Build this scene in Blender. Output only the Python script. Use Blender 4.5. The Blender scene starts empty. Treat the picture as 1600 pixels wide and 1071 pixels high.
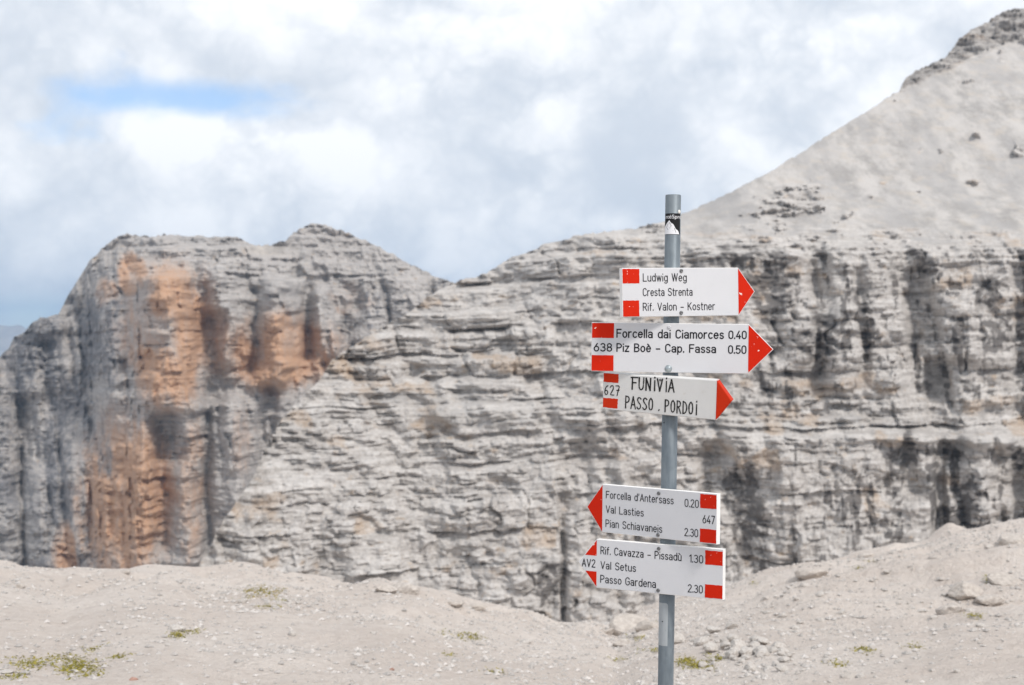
import bpy, math, random
import numpy as np
from mathutils import Vector, Matrix
random.seed(7); rng = np.random.default_rng(7)
sc = bpy.context.scene
COL = sc.collection

# ------------------------------------------------------------------ camera
F, CX, CY, CAMZ = 2250.0, 800.0, 535.5, 1.7        # focal length and centre in photo pixels (1600 wide)
cam_d = bpy.data.cameras.new('camera'); cam = bpy.data.objects.new('camera', cam_d); COL.objects.link(cam)
cam.location = (0, 0, CAMZ); cam.rotation_euler = (math.radians(90), 0, 0)
cam_d.sensor_fit = 'HORIZONTAL'; cam_d.sensor_width = 23.6; cam_d.lens = F / 1600 * 23.6
cam_d.clip_start = 0.05; cam_d.clip_end = 60000
cam_d.dof.use_dof = True; cam_d.dof.focus_distance = 4.36; cam_d.dof.aperture_fstop = 4.2
sc.camera = cam

# ------------------------------------------------------------------ sun, sky, exposure
SUN = Vector((0.46, -0.56, 0.78)).normalized()
sun_d = bpy.data.lights.new('sun', 'SUN'); sun = bpy.data.objects.new('sun', sun_d); COL.objects.link(sun)
sun_d.energy = 2.0; sun_d.angle = math.radians(10); sun_d.color = (1.0, 0.95, 0.90)
sun.rotation_euler = (-SUN).to_track_quat('-Z', 'Y').to_euler()
sc.view_settings.view_transform = 'Standard'; sc.view_settings.look = 'None'
sc.view_settings.exposure = 0.52; sc.view_settings.gamma = 1.0
sc.view_settings.use_curve_mapping = False

world = bpy.data.worlds.new('World'); sc.world = world; world.use_nodes = True
nt = world.node_tree; nt.nodes.clear()
class NG:
    """tiny node-graph helper"""
    def __init__(s, nt): s.nt = nt
    def new(s, t, **kw):
        n = s.nt.nodes.new(t)
        for k, v in kw.items(): setattr(n, k, v)
        return n
    def put(s, n, i, v):
        if hasattr(v, 'is_output'): s.nt.links.new(v, n.inputs[i])
        else: n.inputs[i].default_value = v
    def math(s, op, a, b=0.0, c=0.0, clamp=False):
        n = s.new('ShaderNodeMath', operation=op, use_clamp=clamp)
        for i, v in enumerate((a, b, c)): s.put(n, i, v)
        return n.outputs[0]
    def vec(s, op, a, b=(0, 0, 0)):
        n = s.new('ShaderNodeVectorMath', operation=op); s.put(n, 0, a); s.put(n, 1, b)
        return n.outputs['Value'] if op in ('DOT_PRODUCT', 'LENGTH') else n.outputs[0]
    def noise(s, v, scale, detail=4, rough=0.55, dist=0.0):
        n = s.new('ShaderNodeTexNoise'); s.put(n, 'Vector', v); s.put(n, 'Scale', scale)
        s.put(n, 'Detail', detail); s.put(n, 'Roughness', rough); s.put(n, 'Distortion', dist)
        return n.outputs['Fac']
    def smooth(s, v, lo, hi, a=0.0, b=1.0):
        n = s.new('ShaderNodeMapRange', interpolation_type='SMOOTHSTEP'); s.put(n, 0, v)
        for i, q in enumerate((lo, hi, a, b)): s.put(n, i + 1, q)
        return n.outputs[0]
    def mix(s, f, a, b):
        n = s.new('ShaderNodeMix', data_type='RGBA'); s.put(n, 0, f)
        for i, v in ((6, a), (7, b)):
            if not hasattr(v, 'is_output') and len(v) == 3: v = (*v, 1)
            s.put(n, i, v)
        return n.outputs[2]
    def scale(s, v, xyz): return s.vec('MULTIPLY', v, xyz)

g = NG(nt)
sky = g.new('ShaderNodeTexSky', sky_type='NISHITA'); sky.sun_disc = False
sky.sun_elevation = math.asin(SUN.z); sky.sun_rotation = math.atan2(SUN.x, SUN.y)
sky.altitude = 2500; sky.air_density = 1.0; sky.dust_density = 0.6
dirv = g.new('ShaderNodeTexCoord').outputs['Generated']
def px_dir(x, y): return Vector(((x - CX) / F, 1, (CY - y) / F)).normalized()
def blob(x, y, rx, ry):
    d = g.vec('SUBTRACT', dirv, tuple(px_dir(x, y)))
    d = g.scale(d, (F / rx, F / rx, F / ry))
    return g.math('EXPONENT', g.math('MULTIPLY', g.vec('DOT_PRODUCT', d, d), -1.0))
def addall(items):
    out = items[0]
    for i in items[1:]: out = g.math('ADD', out, i)
    return out
wv = g.scale(dirv, (1, 1, 1.15))
warp = g.new('ShaderNodeTexNoise'); g.put(warp, 'Vector', wv); g.put(warp, 'Scale', 14.0); g.put(warp, 'Detail', 4.0)
wv2 = g.vec('ADD', wv, g.scale(g.vec('SUBTRACT', warp.outputs['Color'], (0.5, 0.5, 0.5)), (0.028, 0.028, 0.028)))
def billow(v, scale):                                   # rounded heads with dark creases between them
    return g.math('ABSOLUTE', g.math('MULTIPLY_ADD', g.noise(v, scale, 1, 0.5), 2.0, -1.0))
puff = addall([g.math('MULTIPLY', billow(wv2, 6.5), 1.0), g.math('MULTIPLY', billow(wv2, 14.0), 0.50), g.math('MULTIPLY', billow(wv2, 31.0), 0.36), g.math('MULTIPLY', billow(wv2, 68.0), 0.22), g.math('MULTIPLY', billow(wv2, 140.0), 0.11)])
n_big = g.noise(wv2, 6.0, 4, 0.5)
n_puff = g.noise(g.scale(wv2, (1, 1, 1.7)), 15.0, 7, 0.55)
n_shade = g.noise(g.vec('ADD', wv2, (3.1, 1.7, 0.4)), 9.0, 4, 0.5)
# cloud cover: overcast with a few thin places
gaps = addall([g.math('MULTIPLY', blob(235, 150, 190, 34), 0.66), g.math('MULTIPLY', blob(90, 205, 80, 40), 0.42),
               g.math('MULTIPLY', blob(180, 90, 50, 30), 0.26), g.math('MULTIPLY', blob(40, 490, 130, 70), 0.30)])
cover = g.math('SUBTRACT', g.math('ADD', g.math('MULTIPLY', n_big, 0.45), g.math('MULTIPLY', n_puff, 0.90)), gaps)
cover = g.smooth(cover, 0.08, 0.54, 0.12, 1.0)
# cloud brightness: sunlit heads against grey undersides
lit = addall([g.math('MULTIPLY', blob(790, 50, 130, 100), 0.34), g.math('MULTIPLY', blob(1290, 75, 150, 70), 0.40),
              g.math('MULTIPLY', blob(470, 255, 120, 60), 0.34), g.math('MULTIPLY', blob(1290, 235, 120, 55), 0.42),
              g.math('MULTIPLY', blob(270, 215, 110, 34), 0.24), g.math('MULTIPLY', blob(770, 415, 70, 30), 0.26),
              g.math('MULTIPLY', blob(960, 350, 70, 20), 0.3), g.math('MULTIPLY', blob(30, 400, 160, 120), -0.10),
              g.math('MULTIPLY', blob(1050, 290, 200, 70), -0.12), g.math('MULTIPLY', blob(620, 190, 150, 45), -0.10),
              g.math('MULTIPLY', blob(1520, 50, 130, 60), -0.14)])
br = addall([g.math('MULTIPLY', g.math('SUBTRACT', puff, 0.42), 0.85), g.math('MULTIPLY', g.math('SUBTRACT', n_shade, 0.5), 1.3), g.math('MULTIPLY', lit, g.math('MULTIPLY_ADD', puff, 1.5, 0.35))])
heads = g.math('MULTIPLY', g.smooth(puff, 0.50, 0.72), g.math('MAXIMUM', lit, 0.03))
br = g.math('ADD', br, g.math('MULTIPLY', heads, 0.9))
br = g.smooth(br, -0.36, 0.46)
cl = g.mix(br, (0.68, 0.725, 0.79), (1.06, 1.06, 1.065))
skyc = g.new('ShaderNodeMix', data_type='RGBA', blend_type='MULTIPLY'); g.put(skyc, 0, 1.0)
g.put(skyc, 6, sky.outputs[0]); g.put(skyc, 7, (0.15, 0.15, 0.15, 1))
col = g.mix(cover, skyc.outputs[2], cl)
bg = g.new('ShaderNodeBackground'); g.put(bg, 'Color', col); g.put(bg, 'Strength', 0.80)
wo = g.new('ShaderNodeOutputWorld'); nt.links.new(bg.outputs[0], wo.inputs[0])

# ------------------------------------------------------------------ helpers
def at(x, y, Y): return Vector(((x - CX) / F * Y, Y, CAMZ + (CY - y) / F * Y))
def tag(o, label=None, cat=None, group=None, kind=None):
    for k, v in (('label', label), ('category', cat), ('group', group), ('kind', kind)):
        if v: o[k] = v
    return o
def link(name, me, mat=None, parent=None):
    o = bpy.data.objects.new(name, me); COL.objects.link(o)
    if mat and not me.materials: me.materials.append(mat)
    if parent: o.parent = parent
    return o
def mesh_np(name, V, Fc, smooth=True):
    me = bpy.data.meshes.new(name)
    V = np.asarray(V, np.float32); Fc = np.asarray(Fc, np.int32); k = Fc.shape[1]
    me.vertices.add(len(V)); me.vertices.foreach_set('co', V.ravel())
    me.loops.add(Fc.size); me.loops.foreach_set('vertex_index', Fc.ravel())
    me.polygons.add(len(Fc)); me.polygons.foreach_set('loop_start', np.arange(0, Fc.size, k, dtype=np.int32))
    me.polygons.foreach_set('loop_total', np.full(len(Fc), k, np.int32))
    me.polygons.foreach_set('use_smooth', np.full(len(Fc), smooth))
    me.update(calc_edges=True); me.validate()
    return me
def grid_faces(nr, nc, wrap=False):
    i = np.arange(nr - 1)[:, None]; j = np.arange(nc if wrap else nc - 1)[None, :]; jn = (j + 1) % nc
    return np.stack([i * nc + j, i * nc + jn, (i + 1) * nc + jn, (i + 1) * nc + j], -1).reshape(-1, 4)
def attr(me, name, rgb):
    a = me.color_attributes.new(name, 'FLOAT_COLOR', 'POINT')
    c = np.ones((len(me.vertices), 4), np.float32); c[:, :3] = rgb
    a.data.foreach_set('color', c.ravel())
def hsh(ix, iy, iz):
    h = (ix.astype(np.int64) * 374761393 + iy.astype(np.int64) * 668265263 + iz.astype(np.int64) * 2147483647 + 1013904223) & 0xFFFFFFFF
    h = ((h ^ (h >> 13)) * 1274126177) & 0xFFFFFFFF
    h = ((h ^ (h >> 16)) * 2246822519) & 0xFFFFFFFF
    return ((h ^ (h >> 15)) & 0xFFFFFF) / float(0xFFFFFF)
def vnoise(x, y, z=0.0, seed=0):
    x, y, z = np.broadcast_arrays(np.asarray(x, float), np.asarray(y, float), np.asarray(z, float))
    x0, y0, z0 = np.floor(x), np.floor(y), np.floor(z)
    fx, fy, fz = x - x0, y - y0, z - z0
    fx, fy, fz = (q * q * q * (q * (q * 6 - 15) + 10) for q in (fx, fy, fz))
    out = 0.0
    for a in (0, 1):
        for b in (0, 1):
            for c in (0, 1):
                out = out + hsh(x0 + a, y0 + b, z0 + c + seed * 57) * (fx if a else 1 - fx) * (fy if b else 1 - fy) * (fz if c else 1 - fz)
    return out * 2 - 1
def fbm(x, y, z=0.0, o=4, seed=0, r=0.5):
    s, a, t = 0.0, 1.0, 0.0
    for k in range(o):
        f = 2.03 ** k
        s = s + a * vnoise(x * f + 17.3 * k, y * f - 9.1 * k, np.asarray(z) * f, seed + k); t += a; a *= r
    return s / t
def sstep(x, a, b):
    t = np.clip((x - a) / (b - a), 0, 1); return t * t * (3 - 2 * t)
def gauss(x, y, cx, cy, rx, ry): return np.exp(-((x - cx) / rx) ** 2 - ((y - cy) / ry) ** 2)

def material(name, rough=0.9):
    m = bpy.data.materials.new(name); m.use_nodes = True
    b = m.node_tree.nodes['Principled BSDF']; b.inputs['Roughness'].default_value = rough
    b.inputs['Specular IOR Level'].default_value = 0.2
    return m, NG(m.node_tree), b
def bump(G, b, h, strength, dist):
    n = G.new('ShaderNodeBump'); G.put(n, 'Strength', strength); G.put(n, 'Distance', dist); G.put(n, 'Height', h)
    G.nt.links.new(n.outputs[0], b.inputs['Normal'])
def coords(G): return G.new('ShaderNodeTexCoord').outputs['Object']
def vcol(G, name='mask'):
    a = G.new('ShaderNodeVertexColor', layer_name=name); s = G.new('ShaderNodeSeparateColor')
    G.nt.links.new(a.outputs[0], s.inputs[0]); return s.outputs

# ------------------------------------------------------------------ materials
def rock_material(name, sc_, pale, mid, dark, orange, scree):
    m, G, b = material(name, 0.95); P = coords(G)
    R_, Gm, B_ = vcol(G)[:3]
    lam = G.noise(G.scale(P, (0.10 * sc_, 0.10 * sc_, 1.5 * sc_)), 1.0, 6, 0.65)     # thin beds
    pat = G.noise(P, 0.22 * sc_, 6, 0.6)
    fine = G.noise(P, 1.3 * sc_, 5, 0.65)
    c = G.mix(G.smooth(G.math('ADD', G.math('MULTIPLY', lam, 0.55), G.math('MULTIPLY', fine, 0.45)), 0.38, 0.62), mid, pale)
    c = G.mix(G.smooth(pat, 0.52, 0.72, 0, 0.35), c, tuple(q * 0.72 for q in mid))
    warm = G.noise(G.scale(P, (0.25 * sc_, 0.25 * sc_, 0.5 * sc_)), 1.0, 5, 0.6)
    c = G.mix(G.smooth(warm, 0.60, 0.72, 0, 0.55), c, (0.42, 0.30, 0.19))
    streak = G.noise(G.scale(P, (0.5 * sc_, 0.5 * sc_, 0.05 * sc_)), 1.0, 5, 0.62)
    rag = G.noise(G.scale(P, (0.30 * sc_, 0.30 * sc_, 0.42 * sc_)), 1.0, 9, 0.72)
    rag2 = G.noise(G.scale(P, (0.42 * sc_, 0.42 * sc_, 0.16 * sc_)), 1.0, 9, 0.70)
    og = G.smooth(G.math('ADD', Gm, G.math('MULTIPLY_ADD', rag2, 1.3, -0.65)), 0.08, 1.10, 0.0, 0.85)
    c = G.mix(G.math('MULTIPLY', og, G.smooth(streak, 0.20, 0.46, 0.45, 1.0)), c, orange)
    st = G.smooth(G.math('ADD', R_, G.math('ADD', G.math('MULTIPLY_ADD', rag, 1.3, -0.65), G.math('MULTIPLY_ADD', streak, 0.8, -0.4))), 0.26, 0.92, 0.0, 0.9)
    c = G.mix(st, c, dark)
    sp = G.noise(G.scale(P, (1, 0.5, 0.5)), 0.16 * sc_, 8, 0.72); run = G.noise(G.scale(P, (0.10 * sc_, 0.02 * sc_, 0.02 * sc_)), 1.0, 6, 0.6)
    sr = G.mix(G.smooth(sp, 0.40, 0.66, 0, 0.9), scree, tuple(q * 0.60 for q in scree))
    sr = G.mix(G.smooth(run, 0.42, 0.62, 0, 0.7), sr, (0.36, 0.345, 0.335))
    sr = G.mix(G.smooth(pat, 0.50, 0.68, 0, 0.5), sr, (0.49, 0.435, 0.375))
    c = G.mix(G.math('MULTIPLY', B_, G.smooth(fine, 0.2, 0.5, 0.75, 1.0)), c, sr)
    G.put(b, 'Base Color', c)
    bump(G, b, G.math('ADD', fine, lam), 0.6, 0.5 / sc_)
    return m
M_ROCK = rock_material('dolomite_rock', 1.0, (0.575, 0.545, 0.515), (0.36, 0.333, 0.31), (0.12, 0.11, 0.103), (0.40, 0.27, 0.16), (0.50, 0.473, 0.447))
M_FAR = rock_material('far_rock', 0.55, (0.48, 0.445, 0.415), (0.32, 0.30, 0.285), (0.13, 0.13, 0.138), (0.50, 0.285, 0.16), (0.47, 0.43, 0.39))

def ground_material():
    m, G, b = material('gravel_ground', 0.95); P = coords(G)
    a = G.noise(P, 0.55, 6, 0.6); f = G.noise(P, 9.0, 6, 0.7); p = G.noise(P, 26.0, 5, 0.7)
    c = G.mix(G.smooth(a, 0.38, 0.62), (0.60, 0.53, 0.475), (0.66, 0.595, 0.54))
    c = G.mix(G.smooth(f, 0.44, 0.70, 0, 0.5), c, (0.47, 0.40, 0.35))
    c = G.mix(G.smooth(p, 0.56, 0.70, 0, 0.7), c, (0.66, 0.63, 0.60))
    c = G.mix(G.smooth(p, 0.42, 0.30, 0, 0.55), c, (0.36, 0.315, 0.28))
    G.put(b, 'Base Color', c)
    bump(G, b, G.math('ADD', G.math('MULTIPLY', f, 0.6), G.math('MULTIPLY', p, 0.5)), 1.0, 0.07)
    return m
M_GROUND = ground_material()
def stone_material(name, c0, c1, c2):
    m, G, b = material(name, 0.92); P = coords(G)
    info = G.new('ShaderNodeObjectInfo').outputs['Random']
    n = G.noise(G.vec('ADD', P, G.new('ShaderNodeObjectInfo').outputs['Location']), 9.0, 6, 0.65)
    c = G.mix(G.smooth(n, 0.35, 0.65), c0, c1)
    c = G.mix(G.math('MULTIPLY', info, 0.45), c, c2)
    G.put(b, 'Base Color', c); bump(G, b, n, 0.5, 0.03)
    return m
M_STONE = stone_material('limestone', (0.42, 0.38, 0.345), (0.60, 0.57, 0.535), (0.50, 0.46, 0.42))
M_BOULDER = stone_material('weathered_limestone', (0.38, 0.34, 0.31), (0.57, 0.525, 0.48), (0.46, 0.41, 0.36))
M_RED_STONE = stone_material('reddish_stone', (0.36, 0.20, 0.15), (0.50, 0.33, 0.27), (0.45, 0.3, 0.25))

# ------------------------------------------------------------------ ground: one sheet out to the horizon
CR_X = [-400, 0, 40, 100, 180, 250, 280, 320, 430, 520, 600, 640, 700, 780, 860, 930, 965, 1000, 1080, 1200, 1300, 1400, 1450, 1500, 1600, 2000]
CR_Y = [890, 886, 888, 893, 881, 879, 884, 894, 893, 908, 911, 922, 942, 960, 971, 984, 992, 966, 940, 903, 884, 868, 862, 840, 826, 800]
CR_D = [17, 16, 16, 16.5, 16, 16, 16, 16.3, 17, 17, 16, 16, 16.5, 17, 18, 19, 21, 25, 27, 29, 30, 30, 30, 31, 32, 36]
def ground_z(X, Y, noise=True):
    X = np.asarray(X, float); Y = np.asarray(Y, float)
    r = np.hypot(X, Y); az = np.arctan2(X, Y)                       # heading from the viewpoint
    xp = CX + F * np.tan(np.clip(az, -0.6, 0.6))
    side = sstep(np.abs(az), 0.42, 0.75)
    Dc = np.interp(xp, CR_X, CR_D) / np.cos(np.clip(az, -0.6, 0.6)); Dc = Dc * (1 - side) + 70 * side
    sy = (np.interp(xp, CR_X, CR_Y) - CY) / F
    zc = CAMZ - sy * Dc * np.cos(np.clip(az, -0.6, 0.6)); zc = zc * (1 - side) + (-1.0) * side
    t = np.clip((r - 5.0) / (Dc - 5.0), 0, 1)
    z = zc * (t * 0.75 + 0.25 * t * t)
    over = np.maximum(r - Dc, 0)
    fall = np.where(over < 3, 0.16 * over ** 2, 1.44 + (over - 3) * 0.96)
    z = z - np.minimum(fall, 70 + 0.02 * np.maximum(over - 75, 0)) - np.where(over > 300, np.minimum((over - 300) * 0.33, 260), 0)
    if noise:
        fade = np.clip(1 - over / 60, 0.0, 1)
        z = z + (0.085 * fbm(X / 2.3, Y / 2.3, 0, 4, 3) + 0.035 * fbm(X / 0.5, Y / 0.5, 0, 4, 5)) * sstep(r, 1.5, 5) * fade
        near_edge = np.exp(-((r - Dc + 1.0) / 2.2) ** 2)
        z = z + near_edge * 0.16 * (np.abs(fbm(X / 1.1, Y / 1.6, 0, 3, 9)) * 2 - 0.45)
        right = sstep(xp, 1020, 1300) * sstep(r, 9, 16) * (1 - sstep(over, 0, 4))
        led = fbm(X / 3.0 + 0.4 * Y, Y / 2.0, 0, 4, 21)
        z = z + right * (0.32 * led + 0.10 * np.round(led * 5) / 5)
        z = z + np.where(over > 40, 9 * fbm(X / 120, Y / 120, 0, 5, 33) * np.clip((over - 40) / 200, 0, 1), 0)
    return z
def ground_hit(x, y):
    d = np.array([(x - CX) / F, 1.0, (CY - y) / F]); Y = np.linspace(5.5, 42, 500)
    zr = CAMZ + d[2] * Y; zg = ground_z(d[0] * Y, Y, False); k = np.argmax(zr <= zg + 0.15)
    if zr[k] > zg[k] + 0.15: k = np.argmin(zr - zg)
    Y = np.linspace(max(5.5, Y[k] - 2.0), Y[k] + 3.0, 90)
    zr = CAMZ + d[2] * Y; zg = ground_z(d[0] * Y, Y)
    k = np.argmax(zr <= zg)
    if zr[k] > zg[k]: k = np.argmin(zr - zg)
    return Vector((d[0] * Y[k], Y[k], zg[k]))
az_in = np.linspace(-0.43, 0.43, 620); az_out = np.linspace(0.43, 2 * math.pi - 0.43, 92)[1:-1]
AZ = np.concatenate([az_in, az_out])
RR = np.concatenate([[0.0], np.geomspace(0.8, 5, 14)[:-1], np.linspace(5, 36, 400), np.geomspace(36.5, 16000, 90)])
rg, ag = np.meshgrid(RR, AZ, indexing='ij')
GX, GY = rg * np.sin(ag), rg * np.cos(ag)
GZ = ground_z(GX, GY)
me = mesh_np('ground', np.stack([GX, GY, GZ], -1).reshape(-1, 3), grid_faces(len(RR), len(AZ), True)[:, ::-1])
ground = tag(link('ground', me, M_GROUND), kind='structure')

# ------------------------------------------------------------------ rock massifs
def massif(name, mat, xs, crest, ybase, cols, rows, depth_tab, beds, rock_fn, mask_fn, amp, back, scale, clefts=(), rough=1.0):
    """A mountain side: a sheet from its foot over the crest and down the far side, cut into beds, blocks and gullies."""
    X = np.linspace(xs[0], xs[1], cols)
    yc = np.interp(X, [c[0] for c in crest], [c[1] for c in crest])
    yc = yc + rough * (2.2 * fbm(X / 22, X * 0, 0, 3, 90) + 1.6 * vnoise(X / 4.5, X * 0, 0, 93))
    s = np.linspace(0, 1, rows)[:, None]
    y = ybase + (yc[None, :] - ybase) * s
    x = np.broadcast_to(X, y.shape)
    kx = [d[0] for d in depth_tab]; prof = []
    ygrid = np.linspace(-150, 1200, 271)
    for _, p in depth_tab:
        p = sorted(p); prof.append(np.interp(ygrid, [q[0] for q in p], [q[1] for q in p]))
    prof = np.array(prof)
    ker = np.ones(5) / 5
    prof = np.array([np.convolve(np.pad(q, 2, mode='edge'), ker, 'valid') for q in prof])
    fi = np.interp(x, kx, np.arange(len(kx))); i0 = np.clip(fi.astype(int), 0, len(kx) - 2); fx = fi - i0
    fx = fx * fx * (3 - 2 * fx)
    gy = np.clip((y + 150) / 5, 0, 269.99); j0 = gy.astype(int); fy = gy - j0
    def look(i): return prof[i, j0] * (1 - fy) + prof[i, j0 + 1] * fy
    D = look(i0) * (1 - fx) + look(i0 + 1) * fx
    a = (x - CX) / F
    Z = CAMZ + (CY - y) / F * D
    dYdz = np.gradient(D, axis=0) / np.where(np.abs(np.gradient(Z, axis=0)) < 1e-4, 1e-4, np.gradient(Z, axis=0))
    dYdz = np.clip(dYdz, 0, 2.2)
    rk = rock_fn(x, y)
    S = scale; msc = 1.0 if S == 1.0 else 2.1; mid_ = rows // 2
    u = np.concatenate([[0], np.cumsum(np.hypot(np.diff(a[mid_] * D[mid_]), np.diff(D[mid_])))])[None, :] + 0.25 * (D - D[mid_:mid_ + 1])
    zw = Z + S * (2.4 * fbm(u / (40 * S), Z / (45 * S), 0, 3, 2) + 0.7 * fbm(u / (9 * S), Z / (10 * S), 0, 3, 4)) - 0.02 * u
    disp = 0.0                                                          # towards the viewer is negative depth
    for T, k, sd in beds:
        T = T * S; zz = zw + 0.35 * T * vnoise(zw / (2.1 * T), 0 * zw, 0, sd) * 2
        b = zz / T; fl = np.floor(b); f = b - fl
        h = sstep(f, 0.60, 0.98)
        strength = np.clip(0.50 + 2.0 * fbm(u / (4.5 * T), zw / (3.0 * T), 0, 3, sd + 3), 0.0, 1.4)
        disp = disp + k * strength * T * np.maximum(dYdz, 0.55) * (h - f)
        w = T * (1.0 + 2.0 * hsh(fl, fl * 0 + sd, fl * 0))              # block width of this bed
        q = u / w + 7 * hsh(fl, fl * 0 + sd + 1, fl * 0) + 0.25 * vnoise(u / w * 2.3, zw / T * 2, 0, sd); qf = np.floor(q); e = np.minimum(q - qf, 1 - (q - qf))
        jut = hsh(qf, fl, qf * 0 + sd)
        disp = disp - 1.25 * k * T * (jut - 0.4) * sstep(e, 0.0, 0.08) * (0.5 + 0.6 * strength)
    gul = fbm(u / (17 if S == 1.0 else 30), Z / (60 if S == 1.0 else 110), 0, 4, 11)
    rec = 1 - sstep(np.abs(gul), 0.03, 0.24)                            # 1 in the clefts between the buttresses
    disp = disp + amp(x, y) * S * (rec * (2.2 if S == 1.0 else 1.0) - 0.8 - (1.2 if S == 1.0 else 2.4) * np.abs(gul))
    for cx, cw, ya, yb, dep in clefts:
        cxx = cx + 16 * fbm(y / 70, x * 0, 0, 4, int(cx), 0.6)
        cl_ = np.exp(-((x - cxx) / cw) ** 2) * sstep(y, ya - 12, ya + 12) * (1 - sstep(y, yb - 12, yb + 12))
        disp = disp + dep * (S if S == 1.0 else 2.9) * cl_; rec = np.maximum(rec, 0.5 * cl_ if dep > 0 else 0)
    calm = 0.30 + 0.70 * sstep(fbm(u / (15 * S), zw / (7 * S), 0, 3, 23), -0.25, 0.30)      # smooth pale benches and rough broken zones
    lump = np.abs(fbm(u / (6.5 * S), zw / (3.6 * S), D / (9 * S), 3, 19, 0.55))
    disp = disp - S * 3.6 * (lump - 0.22) * calm
    disp = disp + S * (1.8 * fbm(u / (7 * S), Z / (4.5 * S), D / (9 * S), 5, 13, 0.58) + 0.9 * calm * fbm(u / (2.2 * S), Z / (1.0 * S), D / (2 * S), 4, 15, 0.6))
    disp = disp * rk + (1 - rk) * S * (0.7 * fbm(u / (6 * S), Z / (4 * S), D / (7 * S), 6, 17, 0.65))
    Dd = D + disp
    PX, PY, PZ = a * Dd, Dd, Z + (1 - rk) * 0 
    # far side
    k = np.arange(1, back[0] + 1)[:, None] / back[0]
    bD = Dd[-1] + back[1] * k ** 1.3; bZ = PZ[-1] - back[2] * k ** 1.3
    PX = np.vstack([PX, a[-1] * bD]); PY = np.vstack([PY, bD]); PZ = np.vstack([PZ, bZ])
    n = PX.shape[0]
    me = mesh_np(name, np.stack([PX, PY, PZ], -1).reshape(-1, 3), grid_faces(n, cols))
    mk = mask_fn(x, y, u / msc, zw / msc, rec); mk = np.concatenate([mk, np.repeat(mk[-1:], back[0], 0)], 0)
    attr(me, 'mask', mk.reshape(-1, 3))
    return tag(link(name, me, mat), kind='structure')

near_crest = [(150, 1120), (200, 1050), (250, 990), (300, 900), (312, 884), (330, 850), (352, 806), (375, 775), (400, 738), (418, 690), (440, 655), (470, 620), (500, 592), (520, 560), (542, 546),
              (570, 528), (600, 510), (630, 494), (660, 472), (690, 452), (715, 441), (745, 433), (775, 420), (800, 404), (830, 394), (850, 384), (900, 371), (950, 362), (1000, 356), (1040, 346),
              (1090, 325), (1150, 297), (1200, 270), (1250, 240), (1300, 208), (1360, 172), (1405, 142), (1416, 122), (1430, 112), (1470, 98), (1482, 84), (1500, 62), (1530, 42), (1560, 24), (1600, 15), (1700, -12), (1850, -70)]
near_tab = [(150, [(1200, 282), (1000, 286), (700, 305), (440, 345), (300, 380)]),
            (420, [(1100, 278), (900, 287), (760, 298), (640, 318), (500, 340), (300, 380)]),
            (700, [(1100, 276), (930, 286), (800, 298), (640, 316), (610, 326), (520, 338), (440, 362), (330, 420)]),
            (1000, [(1100, 277), (900, 286), (660, 301), (630, 312), (420, 332), (380, 345), (350, 365), (300, 420)]),
            (1180, [(1100, 280), (880, 289), (685, 297), (650, 309), (400, 322), (380, 334), (340, 352), (290, 376), (200, 405), (100, 445), (15, 484), (-80, 530)]),
            (1620, [(1100, 280), (880, 288), (690, 295), (655, 308), (395, 320), (375, 334), (335, 352), (290, 376), (200, 405), (100, 445), (15, 484), (-80, 530)]),
            (1850, [(1100, 280), (880, 288), (690, 295), (655, 308), (395, 320), (375, 334), (335, 352), (290, 376), (200, 405), (100, 445), (15, 484), (-80, 530)])]
def cliff_top(x): return np.interp(x, [600, 900, 1000, 1100, 1200, 1350, 1600, 1850], [300, 340, 365, 385, 378, 376, 386, 386])
def near_rock(x, y):
    wob = 10 * fbm(x / 45, y / 30, 0, 3, 40)
    r = sstep(y + 48 * fbm(x / 70, y / 14, 0, 5, 41, 0.6), cliff_top(x) - 34, cliff_top(x) + 14)
    r = np.maximum(r, 0.7 * sstep(gauss(x, y + 0.25 * (x - 1235) + wob, 1245, 315, 75, 22) + 0.75 * fbm(x / 20, y / 7, 0, 4, 42, 0.6), 0.45, 0.9))
    r = np.maximum(r, sstep(wob * 0.6 + y, 40, 20) * 0)
    top = np.interp(x, [1400, 1416, 1480, 1520, 1600, 1700], [135, 142, 112, 92, 66, 40])
    r = np.maximum(r, 0.9 * sstep(top - y + wob * 0.8, 0, 8) * (x > 1405))
    r = np.maximum(r, 0.8 * sstep(fbm(x / 38, y / 16, 0, 4, 44), 0.48, 0.66) * sstep(x, 1150, 1250))
    return np.maximum(r, 0.10)
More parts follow.
